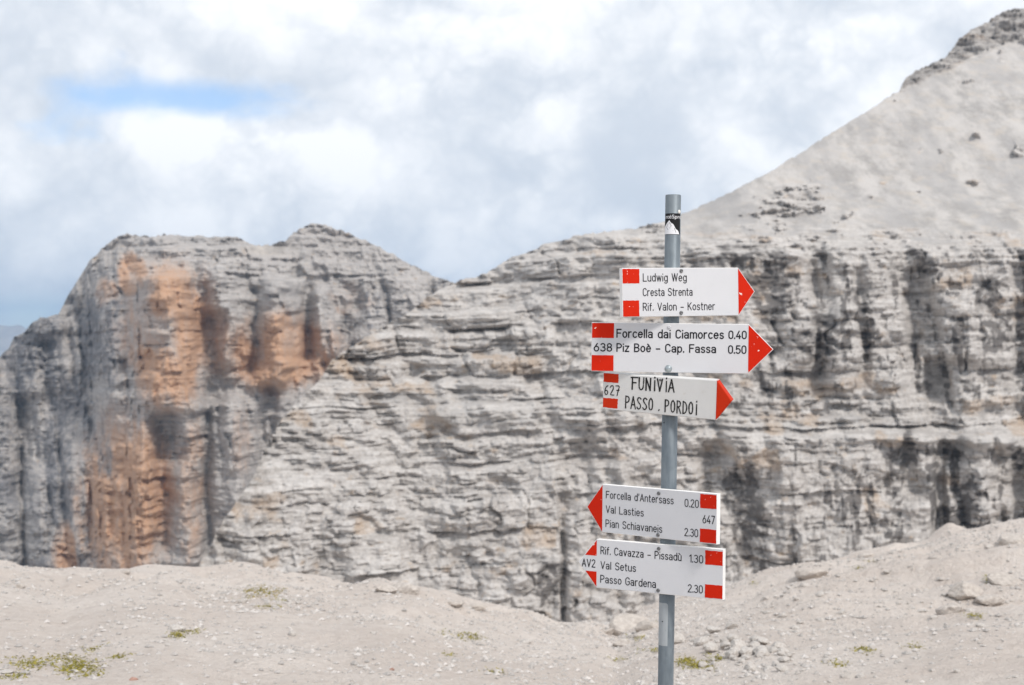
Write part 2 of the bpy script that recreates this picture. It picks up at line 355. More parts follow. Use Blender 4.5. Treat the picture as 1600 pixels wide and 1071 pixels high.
def near_mask(x, y, u, z, rec):
    rk = near_rock(x, y)
    right = sstep(x, 1000, 1180) * sstep(y, 372, 400)
    lower = (0.2 + 0.8 * sstep(np.abs(y - 660), 8, 40))
    blot = fbm(u / 6.5, z / 8, 0, 5, 50, 0.6); brk = sstep(fbm(u / 1.8, z / 1.1, 0, 4, 53, 0.6), -0.35, 0.15)
    vert = fbm(u / 1.9, z / 11, 0, 4, 51)
    st = right * lower * np.maximum(sstep(0.8 * blot + 0.2 * rec + 0.7 * vert, 0.02, 0.40), 0.85 * sstep(vert, 0.05, 0.36)) * (0.35 + 0.65 * brk)
    st = np.maximum(st, 0.40 * sstep(fbm(u / 3, z / 2, 0, 5, 52, 0.65), 0.16, 0.40))
    for cx, cy, rx, ry in ((1165, 800, 36, 130), (855, 920, 25, 55), (1205, 450, 40, 70), (1280, 520, 34, 60), (1160, 400, 40, 20), (1545, 470, 30, 60), (1500, 790, 30, 60), (1420, 700, 20, 45)):
        st = np.maximum(st, (0.45 + 0.55 * brk) * sstep(gauss(x + 26 * fbm(u / 5, z / 5, 0, 4, 55), y + 20 * blot, cx, cy, rx, ry), 0.25, 0.75))
    st = st * rk
    top = np.interp(x, [1400, 1416, 1480, 1520, 1600, 1700], [135, 142, 112, 92, 66, 40])
    st = np.maximum(st, 0.6 * sstep(top - y, -2, 8) * (x > 1400))
    og = 0.55 * sstep(fbm(u / 9, z / 5, 0, 4, 56), 0.22, 0.5) * rk
    og = np.maximum(og, 0.8 * gauss(x, y, 550, 560, 60, 60) * sstep(fbm(u / 5, z / 4, 0, 3, 57), -0.2, 0.4))
    scr = 1 - sstep(rk, 0.1, 0.6)
    for cx, cy, rx, ry in ((1365, 655, 60, 13), (1540, 690, 70, 11), (650, 625, 130, 14), (760, 650, 100, 18)):
        scr = np.maximum(scr, 0.8 * sstep(gauss(x, y + 8 * fbm(u / 8, z / 8, 0, 3, 58), cx, cy, rx, ry), 0.3, 0.7))
    return np.stack([st, og, scr], -1)
def near_amp(x, y): return 1.3 + 1.6 * sstep(x, 1020, 1200) * sstep(y, 380, 420) * (1 - 0.6 * np.exp(-((y - 655) / 22) ** 2))
massif('rock_wall', M_ROCK, (150, 1800), near_crest, 1040, 1040, 500, near_tab, ((6.0, 0.55, 1), (1.55, 0.95, 5), (0.8, 0.6, 8)),
       near_rock, near_mask, near_amp, (14, 130, 95), 1.0, ((1165, 26, 735, 905, 4), (855, 20, 880, 990, 2.5), (1205, 22, 395, 560, 4), (1283, 16, 430, 610, 3.5), (1345, 9, 400, 600, 3), (1430, 12, 420, 600, 3), (1420, 16, 690, 780, 4), (1500, 18, 690, 820, 3), (1590, 14, 400, 600, 4), (1110, 14, 700, 900, 3), (1310, 26, 480, 620, -2.5), (1390, 28, 560, 640, -2.5), (1500, 40, 470, 560, -2.5)), 0.8)

far_crest = [(-260, 660), (-120, 600), (-40, 572), (0, 556), (14, 545), (22, 528), (38, 520), (52, 505), (62, 497), (92, 492), (98, 478), (110, 455), (125, 432), (140, 408), (160, 388), (185, 370), (200, 366), (215, 368),
             (240, 371), (260, 368), (300, 370), (330, 373), (365, 371), (384, 378), (400, 386), (425, 382), (445, 378), (455, 366), (470, 358), (490, 349), (505, 350), (520, 357), (545, 364),
             (580, 380), (620, 402), (650, 418), (680, 433), (715, 446), (760, 468), (850, 520), (950, 600)]
far_tab = [(-260, [(1100, 900), (700, 985), (400, 1060)]),
           (0, [(1100, 850), (800, 888), (600, 935), (480, 965), (300, 1010)]),
           (100, [(1100, 832), (850, 862), (600, 900), (480, 928), (300, 965)]),
           (190, [(1100, 806), (880, 828), (640, 850), (480, 874), (360, 925)]),
           (228, [(1100, 795), (880, 812), (640, 830), (440, 846), (400, 885), (360, 930)]),
           (330, [(1100, 800), (880, 815), (640, 835), (620, 845), (400, 862), (385, 890), (360, 930)]),
           (460, [(1100, 800), (880, 825), (610, 850), (590, 860), (480, 872), (385, 905), (345, 930)]),
           (560, [(1100, 790), (880, 820), (600, 862), (560, 880), (450, 905), (345, 945)]),
           (720, [(1100, 760), (700, 850), (560, 885), (440, 925), (350, 960)]),
           (950, [(1100, 760), (700, 850), (560, 885), (440, 925), (350, 960)])]
def far_rock(x, y):
    r = np.ones_like(x)
    r = r - 0.7 * sstep(gauss(x, y, 430, 392, 50, 12), 0.3, 0.7)
    return r
def far_mask(x, y, u, z, rec):
    wx = x + 16 * fbm(u / 9, z / 30, 0, 4, 60); wy = y + 14 * fbm(u / 8, z / 8, 0, 3, 61)
    og = 0.0
    for cx, cy, rx, ry, k in ((265, 525, 78, 115, 1.0), (445, 550, 86, 62, 1.0), (340, 545, 60, 50, 0.55), (200, 790, 78, 150, 0.95), (300, 760, 26, 110, 0.6), (200, 432, 26, 36, 0.9), (165, 460, 14, 22, 0.7), (105, 870, 22, 60, 0.9), (380, 690, 22, 60, 0.4), (545, 470, 40, 30, 0.45)):
        og = np.maximum(og, k * sstep(gauss(wx, wy, cx, cy, rx, ry), 0.08, 0.70))
    og = og * (0.45 + 0.55 * sstep(fbm(u / 5, z / 12, 0, 4, 62), -0.6, 0.0))
    brk = sstep(fbm(u / 1.8, z / 1.6, 0, 4, 66, 0.6), -0.35, 0.15)
    st = 0.3 * rec * sstep(y, 420, 470) * brk
    st = np.maximum(st, 0.72 * sstep(225 - x + 15 * fbm(u / 12, z / 12, 0, 3, 63), 0, 40) * sstep(y, 385, 430) * (0.55 + 0.45 * sstep(fbm(u / 5, z / 18, 0, 4, 64), -0.3, 0.2)))  # shade of the left flank, painted in as darker rock colour
    st = np.maximum(st, 0.6 * sstep(fbm(u / 3.2, z / 12, 0, 4, 65), 0.16, 0.44) * sstep(y, 400, 470) * brk)
    scr = np.maximum(0.9 * sstep(gauss(x, y, 430, 391, 60, 12), 0.3, 0.7), 0.6 * gauss(x, y, 20, 830, 60, 40))
    return np.stack([st * (1 - 0.65 * np.clip(og, 0, 1)), og, scr], -1)
def far_amp(x, y): return 4.2 * sstep(y, 390, 450) + 0.9
massif('rock_peak', M_FAR, (-260, 950), far_crest, 1060, 640, 400, far_tab, ((6.5, 0.55, 2), (2.0, 0.9, 6), (0.85, 0.8, 9)),
       far_rock, far_mask, far_amp, (12, 420, 330), 1.35, ((396, 10, 450, 590, 4), (362, 14, 470, 570, -5), (430, 28, 440, 600, -9), (480, 11, 440, 560, 4.5), (510, 16, 450, 560, -6), (265, 44, 430, 640, -9), (345, 20, 420, 490, -5), (545, 16, 440, 520, 3), (135, 26, 480, 700, 4), (75, 22, 530, 740, 5), (35, 18, 620, 780, 5), (172, 26, 480, 640, -3), (252, 16, 660, 860, 4), (205, 34, 650, 900, -3.5), (105, 24, 720, 900, -4), (370, 26, 620, 860, -5), (290, 18, 640, 880, -4)), 1.0)

# a far range, seen past the left shoulder
rx_ = np.linspace(-5200, 1500, 260); rd = np.linspace(0, 1, 40)[:, None]
hz = 120 + 90 * fbm(rx_ / 900, 0 * rx_, 0, 5, 70) + 40 * fbm(rx_ / 150, 0 * rx_, 0, 4, 71)
RX = np.broadcast_to(rx_, (40, 260)); RY = 9000 + 2600 * (rd - 0.35) + 0 * RX
prof_ = np.where(rd < 0.55, rd / 0.55, (1 - rd) / 0.45)
RZ = -330 + (hz[None] + 330) * prof_ ** 0.8 + 70 * fbm(RX / 260, RY / 260, 0, 5, 72) * prof_
me = mesh_np('far_range', np.stack([RX, RY, RZ], -1).reshape(-1, 3), grid_faces(40, 260))
attr(me, 'mask', np.stack([0.5 * (fbm(RX / 200, RY / 200, RZ / 60, 4, 73) > 0.0), 0 * RX, 0.4 + 0 * RX], -1).reshape(-1, 3))
tag(link('far_range', me, M_FAR), kind='structure')

# ------------------------------------------------------------------ air
hb = bpy.data.meshes.new('haze')
x0, x1, y0, y1, z0, z1 = -17000, 17000, -17000, 17000, -700, 420
hb.from_pydata([(x, y, z) for z in (z0, z1) for y in (y0, y1) for x in (x0, x1)], [],
               [(0, 2, 3, 1), (4, 5, 7, 6), (0, 1, 5, 4), (2, 6, 7, 3), (0, 4, 6, 2), (1, 3, 7, 5)])
hm = bpy.data.materials.new('air'); hm.use_nodes = True; hn = hm.node_tree; hn.nodes.clear()
pv = hn.nodes.new('ShaderNodeVolumePrincipled'); pv.inputs['Color'].default_value = (0.42, 0.67, 1.0, 1); pv.inputs['Density'].default_value = 1.0e-4
pv.inputs['Anisotropy'].default_value = 0.2
ho = hn.nodes.new('ShaderNodeOutputMaterial'); hn.links.new(pv.outputs[0], ho.inputs['Volume'])
tag(link('haze', hb, hm), kind='stuff')

# ------------------------------------------------------------------ signpost
def metal(name, c0, c1, rough, metallic):
    m, G, b = material(name, rough); P = coords(G)
    n = G.noise(G.scale(P, (60, 60, 9)), 1.0, 5, 0.6); n2 = G.noise(P, 14, 4, 0.6)
    c = G.mix(G.smooth(G.math('ADD', G.math('MULTIPLY', n, 0.5), G.math('MULTIPLY', n2, 0.5)), 0.36, 0.64), c0, c1)
    G.put(b, 'Base Color', c); G.put(b, 'Metallic', metallic); b.inputs['Specular IOR Level'].default_value = 0.4
    G.put(b, 'Roughness', G.smooth(n, 0.3, 0.7, rough - 0.08, rough + 0.1))
    return m
M_POLE = metal('galvanised_steel', (0.13, 0.155, 0.175), (0.20, 0.23, 0.25), 0.5, 0.35)
M_BOLT = metal('dull_bolt_steel', (0.13, 0.13, 0.13), (0.24, 0.24, 0.25), 0.45, 0.6)
M_WASHER = metal('zinc_washer', (0.36, 0.41, 0.43), (0.50, 0.55, 0.56), 0.4, 0.5)
def painted(name, col, chipcol, lo, hi, grime=0.0, rough=0.6):
    m, G, b = material(name, rough); P = coords(G)
    big = G.noise(P, 7, 5, 0.6); ch = G.noise(G.scale(P, (1, 1, 0.8)), 75, 5, 0.62, 0.4)
    c = G.mix(G.smooth(big, 0.35, 0.7, 0, 0.10 + grime), col, tuple(q * 0.82 for q in col))
    if grime:
        sp = G.noise(P, 28, 5, 0.7); c = G.mix(G.smooth(sp, 0.60, 0.74, 0, grime), c, (0.50, 0.45, 0.37))
    c = G.mix(G.smooth(ch, lo, hi), c, chipcol)
    G.put(b, 'Base Color', c); b.inputs['Specular IOR Level'].default_value = 0.12
    bump(G, b, big, 0.05, 0.01)
    return m
M_WHITE = painted('white_board_paint', (0.625, 0.625, 0.64), (0.56, 0.54, 0.50), 0.76, 0.84, 0.07)
M_EDGE = painted('pale_board_edge', (0.80, 0.79, 0.77), (0.55, 0.52, 0.46), 0.66, 0.75)  # board edges in a paler tone than the faces
M_WOOD = painted('white_painted_wood', (0.655, 0.65, 0.635), (0.55, 0.51, 0.45), 0.74, 0.82, 0.25)
M_RED = painted('red_board_paint', (0.58, 0.018, 0.003), (0.80, 0.70, 0.64), 0.652, 0.687)
M_RED2 = painted('red_hand_paint', (0.54, 0.030, 0.006), (0.7, 0.3, 0.2), 0.76, 0.82)
M_CREAM = painted('worn_tip_edge', (0.72, 0.50, 0.30), (0.62, 0.10, 0.05), 0.55, 0.62)
M_BLACK = painted('black_lettering', (0.018, 0.018, 0.022), (0.06, 0.06, 0.06), 0.7, 0.8)
M_BRUSH = painted('black_brush_paint', (0.025, 0.024, 0.024), (0.30, 0.30, 0.29), 0.60, 0.72)
M_STICK = painted('black_sticker', (0.02, 0.02, 0.022), (0.1, 0.1, 0.1), 0.75, 0.85)
M_PRINT = painted('white_sticker_print', (0.78, 0.78, 0.80), (0.6, 0.6, 0.6), 0.75, 0.85)
M_RESIDUE = painted('pale_sticker_backing', (0.36, 0.385, 0.40), (0.25, 0.28, 0.30), 0.62, 0.75, 0.1)
M_GUM = painted('white_gum', (0.75, 0.73, 0.68), (0.5, 0.5, 0.48), 0.7, 0.8)

LEAN, PD, RP = 0.0156, 4.42, 0.024
base_xy = (0.4614, PD); base_z = float(ground_z(*base_xy))
post = bpy.data.objects.new('signpost', None); COL.objects.link(post)
post.location = (base_xy[0] + LEAN * base_z, PD, base_z); post.rotation_euler = (0, LEAN, 0)
tag(post, 'grey steel trail signpost carrying five red and white arrow boards', 'signpost')
def lathe(prof, n=32):
    V = []; Fc = []
    for r, z in prof:
        for k in range(n): V.append((r * math.cos(2 * math.pi * k / n), r * math.sin(2 * math.pi * k / n), z))
    for i in range(len(prof) - 1):
        for k in range(n): Fc.append((i * n + k, i * n + (k + 1) % n, (i + 1) * n + (k + 1) % n, (i + 1) * n + k))
    return V, Fc
def mesh_py(name, V, Fc, smooth=False):
    me = bpy.data.meshes.new(name); me.from_pydata([tuple(v) for v in V], [], Fc); me.update()
    if smooth:
        for p in me.polygons: p.use_smooth = True
    return me
ZB = -base_z                                                   # z of world ground-zero in post space
TOP = 2.153 + ZB
V, Fc = lathe([(RP, -0.25), (RP, TOP - 0.0015), (RP - 0.0012, TOP), (RP - 0.003, TOP), (RP - 0.0035, TOP - 0.002), (RP - 0.0035, TOP - 0.3)], 48)
pole_me = mesh_py('pole', V, Fc, True)
pole = link('pole', pole_me, M_POLE, post); pole['label'] = 'round grey galvanised steel tube'
pole_me.polygons.foreach_set('use_smooth', [abs(p.normal.z) < 0.5 for p in pole_me.polygons])

ROT_LEAN = Matrix.Rotation(LEAN, 4, 'Y')
W_POST = Matrix.Translation(post.location) @ ROT_LEAN
def prism(outline, y0, y1, bev=0.0):
    """outline (x, z) extruded from y0 (front) to y1 (back); a small bevel round the front edge"""
    n = len(outline); c = Vector((sum(p[0] for p in outline) / n, sum(p[1] for p in outline) / n))
    ins = []
    if bev:
        for i in range(n):
            p0, p1, p2 = (Vector(outline[(i + k) % n]) for k in (-1, 0, 1))
            e1 = (p1 - p0).normalized(); e2 = (p2 - p1).normalized()
            n1 = Vector((-e1.y, e1.x)); n2 = Vector((-e2.y, e2.x)); d = (n1 + n2); d = d / max(0.3, d.dot(n1))
            if d.dot(c - p1) < 0: d = -d
            ins.append(p1 + d * bev)
        V = [(p.x, y0, p.y) for p in ins] + [(p[0], y0 + bev, p[1]) for p in outline] + [(p[0], y1, p[1]) for p in outline]
        L = 3
    else:
        V = [(p[0], y0, p[1]) for p in outline] + [(p[0], y1, p[1]) for p in outline]; L = 2
    Fc = [tuple(range(n)), tuple(reversed(range((L - 1) * n, L * n)))]
    for l in range(L - 1):
        for i in range(n): Fc.append((l * n + i, (l + 1) * n + i, (l + 1) * n + (i + 1) % n, l * n + (i + 1) % n))
    return V, Fc
def fix_normals(me):
    import bmesh
    bm = bmesh.new(); bm.from_mesh(me); bmesh.ops.recalc_face_normals(bm, faces=bm.faces); bm.to_mesh(me); bm.free()
def ell(cx, cy, rx, ry, a0, a1, n=10):
    return [(cx + rx * math.cos(math.radians(a0 + (a1 - a0) * i / n)), cy + ry * math.sin(math.radians(a0 + (a1 - a0) * i / n))) for i in range(n + 1)]
bowl = ell(0.2, 0.35, 0.2, 0.35, 0, 360, 18)
GLYPH = {                                                # (width, strokes); capitals 1 high, x-height 0.7
 'L': (0.42, [[(0, 1), (0, 0)], [(0, 0), (0.42, 0)]]), 'W': (0.72, [[(0, 1), (0.18, 0)], [(0.18, 0), (0.36, 1)], [(0.36, 1), (0.54, 0)], [(0.54, 0), (0.72, 1)]]),
 'C': (0.46, [ell(0.23, 0.72, 0.23, 0.28, 20, 180) + ell(0.23, 0.28, 0.23, 0.28, 180, 340)]),
 'S': (0.46, [ell(0.23, 0.76, 0.22, 0.24, 20, 230) + ell(0.23, 0.26, 0.23, 0.26, 60, -160)]),
 'R': (0.46, [[(0, 0), (0, 1)], [(0, 1), (0.2, 1)] + ell(0.2, 0.74, 0.25, 0.26, 90, -90) + [(0, 0.48)], [(0.22, 0.48), (0.46, 0)]]),
 'P': (0.46, [[(0, 0), (0, 1)], [(0, 1), (0.2, 1)] + ell(0.2, 0.73, 0.26, 0.27, 90, -90) + [(0, 0.46)]]),
 'B': (0.46, [[(0, 0), (0, 1)], [(0, 1), (0.2, 1)] + ell(0.2, 0.765, 0.22, 0.235, 90, -90) + [(0, 0.53)], [(0.2, 0.53)] + ell(0.2, 0.265, 0.26, 0.265, 90, -90) + [(0, 0)]]),
 'V': (0.5, [[(0, 1), (0.25, 0)], [(0.25, 0), (0.5, 1)]]), 'K': (0.46, [[(0, 0), (0, 1)], [(0.44, 1), (0, 0.42)], [(0.14, 0.6), (0.46, 0)]]),
 'F': (0.42, [[(0, 0), (0, 1)], [(0, 1), (0.42, 1)], [(0, 0.53), (0.36, 0.53)]]),
 'A': (0.52, [[(0, 0), (0.26, 1)], [(0.26, 1), (0.52, 0)], [(0.09, 0.32), (0.43, 0.32)]]),
 'G': (0.48, [ell(0.24, 0.72, 0.24, 0.28, 20, 180) + ell(0.24, 0.28, 0.24, 0.28, 180, 360), [(0.48, 0.26), (0.48, 0.47)], [(0.48, 0.47), (0.27, 0.47)]]),
 'u': (0.38, [[(0, 0.7), (0, 0.3)] + ell(0.19, 0.2, 0.19, 0.2, 180, 340), [(0.38, 0.7), (0.38, 0)]]),
 'd': (0.4, [bowl, [(0.4, 1), (0.4, 0)]]), 'a': (0.4, [ell(0.19, 0.52, 0.19, 0.18, 160, 0) + [(0.38, 0.3), (0.38, 0)], ell(0.18, 0.2, 0.18, 0.2, 0, 360, 16)]),
 'g': (0.4, [bowl, [(0.4, 0.7), (0.4, 0.0)] + ell(0.2, -0.08, 0.2, 0.2, 0, -150)]), 'p': (0.4, [bowl, [(0, 0.7), (0, -0.28)]]),
 'w': (0.58, [[(0, 0.7), (0.145, 0)], [(0.145, 0), (0.29, 0.7)], [(0.29, 0.7), (0.435, 0)], [(0.435, 0), (0.58, 0.7)]]),
 'v': (0.4, [[(0, 0.7), (0.2, 0)], [(0.2, 0), (0.4, 0.7)]]), 'z': (0.36, [[(0, 0.7), (0.36, 0.7)], [(0.36, 0.7), (0, 0)], [(0, 0), (0.36, 0)]]),
 'i': (0.02, [[(0.01, 0), (0.01, 0.64)], [(0.01, 0.93), (0.01, 0.97)]]), 'l': (0.02, [[(0.01, 0), (0.01, 1)]]),
 'e': (0.4, [[(0.02, 0.37), (0.4, 0.37)] , ell(0.2, 0.35, 0.2, 0.35, 4, 320, 16)]), 'o': (0.4, [bowl]), 'c': (0.36, [ell(0.2, 0.35, 0.2, 0.35, 45, 315, 14)]),
 'r': (0.26, [[(0, 0), (0, 0.7)], ell(0.2, 0.42, 0.2, 0.28, 170, 75, 6)]), 's': (0.34, [ell(0.17, 0.53, 0.16, 0.17, 25, 240, 9) + ell(0.17, 0.18, 0.17, 0.18, 65, -155, 9)]),
 't': (0.24, [[(0.09, 0.95), (0.09, 0.16)] + ell(0.2, 0.12, 0.11, 0.12, 180, 280, 5), [(0, 0.7), (0.24, 0.7)]]), 'f': (0.24, [[(0.09, 0), (0.09, 0.8)] + ell(0.21, 0.84, 0.12, 0.15, 180, 85, 5), [(0, 0.68), (0.24, 0.68)]]),
 'n': (0.37, [[(0, 0), (0, 0.7)], ell(0.185, 0.5, 0.185, 0.2, 175, 0, 9) + [(0.37, 0.3), (0.37, 0)]]), 'h': (0.37, [[(0, 0), (0, 1)], ell(0.185, 0.5, 0.185, 0.2, 175, 0, 9) + [(0.37, 0.3), (0.37, 0)]]),
 'm': (0.62, [[(0, 0), (0, 0.7)], ell(0.155, 0.52, 0.155, 0.18, 175, 0, 8) + [(0.31, 0)], ell(0.465, 0.52, 0.155, 0.18, 175, 0, 8) + [(0.62, 0)]]),
 '.': (0.02, [[(0.01, -0.01), (0.01, 0.09)]]), "'": (0.02, [[(0.02, 1.02), (0.0, 0.8)]]), '\u2013': (0.36, [[(0, 0.38), (0.36, 0.38)]]),
 '0': (0.44, [ell(0.22, 0.7, 0.22, 0.3, 0, 180) + ell(0.22, 0.3, 0.22, 0.3, 180, 360) + [(0.44, 0.7)]]), '1': (0.2, [[(0.2, 0), (0.2, 1)], [(0.2, 1), (0, 0.8)]]),
 '2': (0.44, [ell(0.22, 0.76, 0.21, 0.24, 165, -25) + [(0.0, 0.02)], [(0, 0), (0.44, 0)]]),
 '3': (0.44, [ell(0.21, 0.765, 0.2, 0.235, 150, -90), ell(0.21, 0.265, 0.23, 0.265, 90, -150)]), '4': (0.46, [[(0.3, 1), (0, 0.26)], [(0, 0.26), (0.46, 0.26)], [(0.34, 0.5), (0.34, 0)]]),
 '5': (0.44, [[(0.4, 1), (0.05, 1)], [(0.05, 1), (0.02, 0.53)], [(0.02, 0.53)] + ell(0.2, 0.32, 0.24, 0.32, 105, -145)]),
 '6': (0.44, [ell(0.22, 0.31, 0.22, 0.31, 0, 360, 18), [(0.03, 0.42), (0.3, 1)]]), '7': (0.42, [[(0, 1), (0.42, 1)], [(0.42, 1), (0.14, 0)]]),
 '8': (0.44, [ell(0.22, 0.76, 0.19, 0.24, 0, 360, 16), ell(0.22, 0.27, 0.22, 0.27, 0, 360, 16)]),
}
GLYPH['\u00e8'] = (0.4, GLYPH['e'][1] + [[(0.1, 1.0), (0.24, 0.82)]]); GLYPH['\u00f9'] = (0.38, GLYPH['u'][1] + [[(0.08, 1.0), (0.24, 0.82)]])
def stroke_line(body, glyphs, width, cap, weight, gap=0.20, space=0.42):
    """engraver's single-stroke lettering: every stroke a ribbon, the line stretched to the given width"""
    pen = 0.0; S_ = []
    for ch in body:
        if ch == ' ': pen += space; continue
        w, st = glyphs[ch]; S_ += [[(p[0] + pen, p[1]) for p in q] for q in st]; pen += w + gap
    k = width / (pen - gap) / cap; wd = weight * cap; V = []; Fc = []
    for q in S_:
        P = [Vector((p[0] * k * cap, p[1] * cap)) for p in q]; P = [p for i, p in enumerate(P) if i == 0 or (p - P[i - 1]).length > 1e-6]
        b0 = len(V); closed = (P[0] - P[-1]).length < 1e-5
        for i, p in enumerate(P):
            d = (P[min(i + 1, len(P) - 1)] - P[max(i - 1, 0)]) if not (closed and i in (0, len(P) - 1)) else P[1] - P[-2]
            d.normalize(); n = Vector((-d.y, d.x)) * wd / 2
            if not closed and i == 0: p = p - d * wd * 0.4
            if not closed and i == len(P) - 1: p = p + d * wd * 0.4
            V += [p + n, p - n]
        for i in range(len(P) - 1): Fc.append((b0 + 2 * i, b0 + 2 * i + 1, b0 + 2 * i + 3, b0 + 2 * i + 2))
    return V, Fc
class Board:
    """an arrow board bolted to the front of the pole; local x along it, z up, front at y=0"""
    def __init__(s, label, yaw, roll, z0, xl, xj, xt, h, th, pitch=0.0, wood=False):
        s.h, s.th, s.xl, s.xj, s.xt, s.wood = h, th, xl, xj, xt, wood
        s.M = (Matrix.Translation((0, 0, z0 + ZB)) @ Matrix.Rotation(yaw, 4, 'Z') @ Matrix.Translation((0, -(RP + th), 0))
               @ Matrix.Rotation(pitch, 4, 'X') @ Matrix.Rotation(roll, 4, 'Y'))
        s.Wi = (W_POST @ s.M).inverted()
        V, Fc = prism(s.outline(), 0.0, th, 0.0012 if not wood else 0.0022)
        me = mesh_py('arrow_board', V, Fc); fix_normals(me)
        me.materials.append(M_WOOD if wood else M_WHITE); me.materials.append(M_EDGE)
        for p in me.polygons:
            if abs(p.normal.y) < 0.9 and not wood: p.material_index = 1
        s.o = link('arrow_board', me, None, post); s.o.matrix_local = s.M; s.o['label'] = label
    def outline(s):
        h2 = s.h / 2; w = 0.004 if s.wood else 0.0
        if s.wood: return [(s.xl, -h2), (s.xj, -h2 - w), (s.xj, h2), (s.xl, h2 - w)]
        return [(s.xl, -h2), (s.xj, -h2 - w), (s.xt, 0), (s.xj, h2), (s.xl, h2 - w)]
    def loc(s, x, y):
        """photo position -> (x, z) on the board's front"""
        o = s.Wi @ Vector((0, 0, CAMZ)); d = (s.Wi.to_3x3() @ Vector(((x - CX) / F, 1, (CY - y) / F)))
        t = -o.y / d.y; p = o + d * t
        return p.x, p.z
    def sheet(s, name, outline, mat, lift=0.0005, thick=0.0004):
        V, Fc = prism(outline, -lift, -lift + thick); me = mesh_py(name, V, Fc); fix_normals(me)
        return link(name, me, mat, s.o)
    def square(s, x0, y0, x1, y1, ragged=0.0):
        a, b = s.loc(x0, y0), s.loc(x1, y1)
        xa, xb = sorted((a[0], b[0])); za, zb = sorted((a[1], b[1])); lim = 0.0015
        lo, hi = min(s.xl, s.xj) + lim, max(s.xl, s.xj) - lim
        xa, xb = max(xa, lo), min(xb, hi); za, zb = max(za, -s.h / 2 + lim), min(zb, s.h / 2 - lim)
        pts = [(xa, za), (xb, za), (xb, zb), (xa, zb)]
        if ragged:
            out = []
            for i in range(4):
                p, q = pts[i], pts[(i + 1) % 4]
                for k in range(8):
                    t = k / 8; j = ragged * (random.random() - 0.5) * (k > 0)
                    ex, ez = q[0] - p[0], q[1] - p[1]; l = math.hypot(ex, ez)
                    out.append((p[0] + ex * t - ez / l * j, p[1] + ez * t + ex / l * j))
            pts = out
        return s.sheet('red_square', pts, M_RED2 if s.wood else M_RED)
    def text(s, body, xa, xb, y, cap, weight=0.125):
        """a printed line from photo x xa to xb, its baseline starting at y, capitals cap pixels high"""
        a, b, c = s.loc(xa, y), s.loc(xb, y), s.loc(xa, y - cap)
        V, Fc = stroke_line(body, GLYPH, b[0] - a[0], c[1] - a[1], weight)
        return link('lettering', mesh_py('lettering', [(v[0] + a[0], -0.0006, v[1] + a[1]) for v in V], Fc), M_BLACK, s.o)
    def bolt(s, x, y, r, mat=None, dome=True):
        px, pz = s.loc(x, y)
        V, Fc = lathe([(r, 0), (r, 0.0018), (r * 0.86, 0.0034), (r * 0.5, 0.0046), (r * 0.42, 0.0040), (0.0001, 0.0040)] if dome else
                      [(r, 0), (r, 0.0014), (r * 0.62, 0.0016), (r * 0.6, 0.0045), (r * 0.45, 0.0056), (0.0001, 0.0058)], 18)
        me = mesh_py('bolt', V, Fc, True); o = link('bolt', me, mat or M_BOLT, s.o)
        o.matrix_local = Matrix.Translation((px, 0, pz)) @ Matrix.Rotation(math.pi / 2, 4, 'X')
        return o
    def tip(s, mat=None):
        g_ = 0.0012; h2 = s.h / 2; sg = 1 if s.xt > s.xj else -1
        k = (h2 - 2 * g_)
        return s.sheet('arrow_tip', [(s.xj, -k), (s.xt - sg * 2.4 * g_, 0), (s.xj, k)], mat or M_RED)

b1 = Board('top white arrow board pointing right, three printed lines', 0.3455, -0.0335, 1.8539, -0.1851, 0.2066, 0.2644, 0.1474, 0.019)
b2 = Board('long white arrow board numbered 638 pointing right', -0.1206, -0.0019, 1.6837, -0.2419, 0.2334, 0.3084, 0.1499, 0.012)
b3 = Board('hand-painted wooden arrow board numbered 627 pointing right', -0.3725, 0.0521, 1.5392, -0.2003, 0.1575, 0.2016, 0.1179, 0.026, 0.14, True)
b4 = Board('white arrow board numbered 647 pointing left', -0.6847, -0.0061, 1.178, 0.1984, -0.2177, -0.2782, 0.1503, 0.019)
b5 = Board('lowest white arrow board marked AV2 pointing left', -0.5084, -0.0065, 1.0098, 0.1972, -0.2202, -0.2832, 0.151, 0.019)

b1.square(972.4, 420.5, 999, 443, 0.0012); b1.square(972.4, 470, 999, 495.5, 0.0012); b1.tip()
for t in (('Ludwig Weg', 1005, 1072.4, 439.7, 11.6), ('Cresta Strenta', 1005, 1081.6, 462.5, 11.4), ('Rif. Valon \u2013 Kostner', 1005, 1116.8, 485.5, 11.4)): b1.text(*t)
b1.bolt(1064.4, 423.6, 0.0058); b1.bolt(1064.2, 489.2, 0.0058)
b2.square(924, 504.5, 959.2, 528.6, 0.0006); b2.square(923.6, 555, 958.4, 580, 0.0006); b2.tip()
for t in (('Forcella dai Ciamorces', 964, 1130.2, 527.2, 12.2, 0.165), ('0.40', 1139, 1165.8, 529.2, 11.6, 0.165), ('Piz Bo\u00e8 \u2013 Cap. Fassa', 964, 1118.2, 549.2, 11.8, 0.165),
          ('0.50', 1138.4, 1165.4, 552.2, 11.6, 0.165), ('638', 928.4, 955.6, 548.6, 11.6, 0.165)): b2.text(*t)
b2.bolt(1044.4, 576.4, 0.0112, M_WASHER, False); b2.bolt(1045.6, 511.2, 0.0050, M_WHITE)
b4.square(1094.2, 772, 1119.5, 796, 0.0012); b4.square(1093.8, 826, 1119.5, 850, 0.0012); b4.tip()
for t in (("Forcella d'Antersass", 947.4, 1052.2, 778.4, 10.6), ('0.20', 1070.4, 1091.4, 791.6, 11.4), ('Val Lasties', 947.2, 1005.4, 801.3, 10.8), ('Pian Schiavaneis', 946.8, 1034.4, 823.2, 10.8),
          ('2.30', 1070, 1090.4, 837.2, 11.4), ('647', 1098.4, 1116.4, 817.2, 11.8)): b4.text(*t)
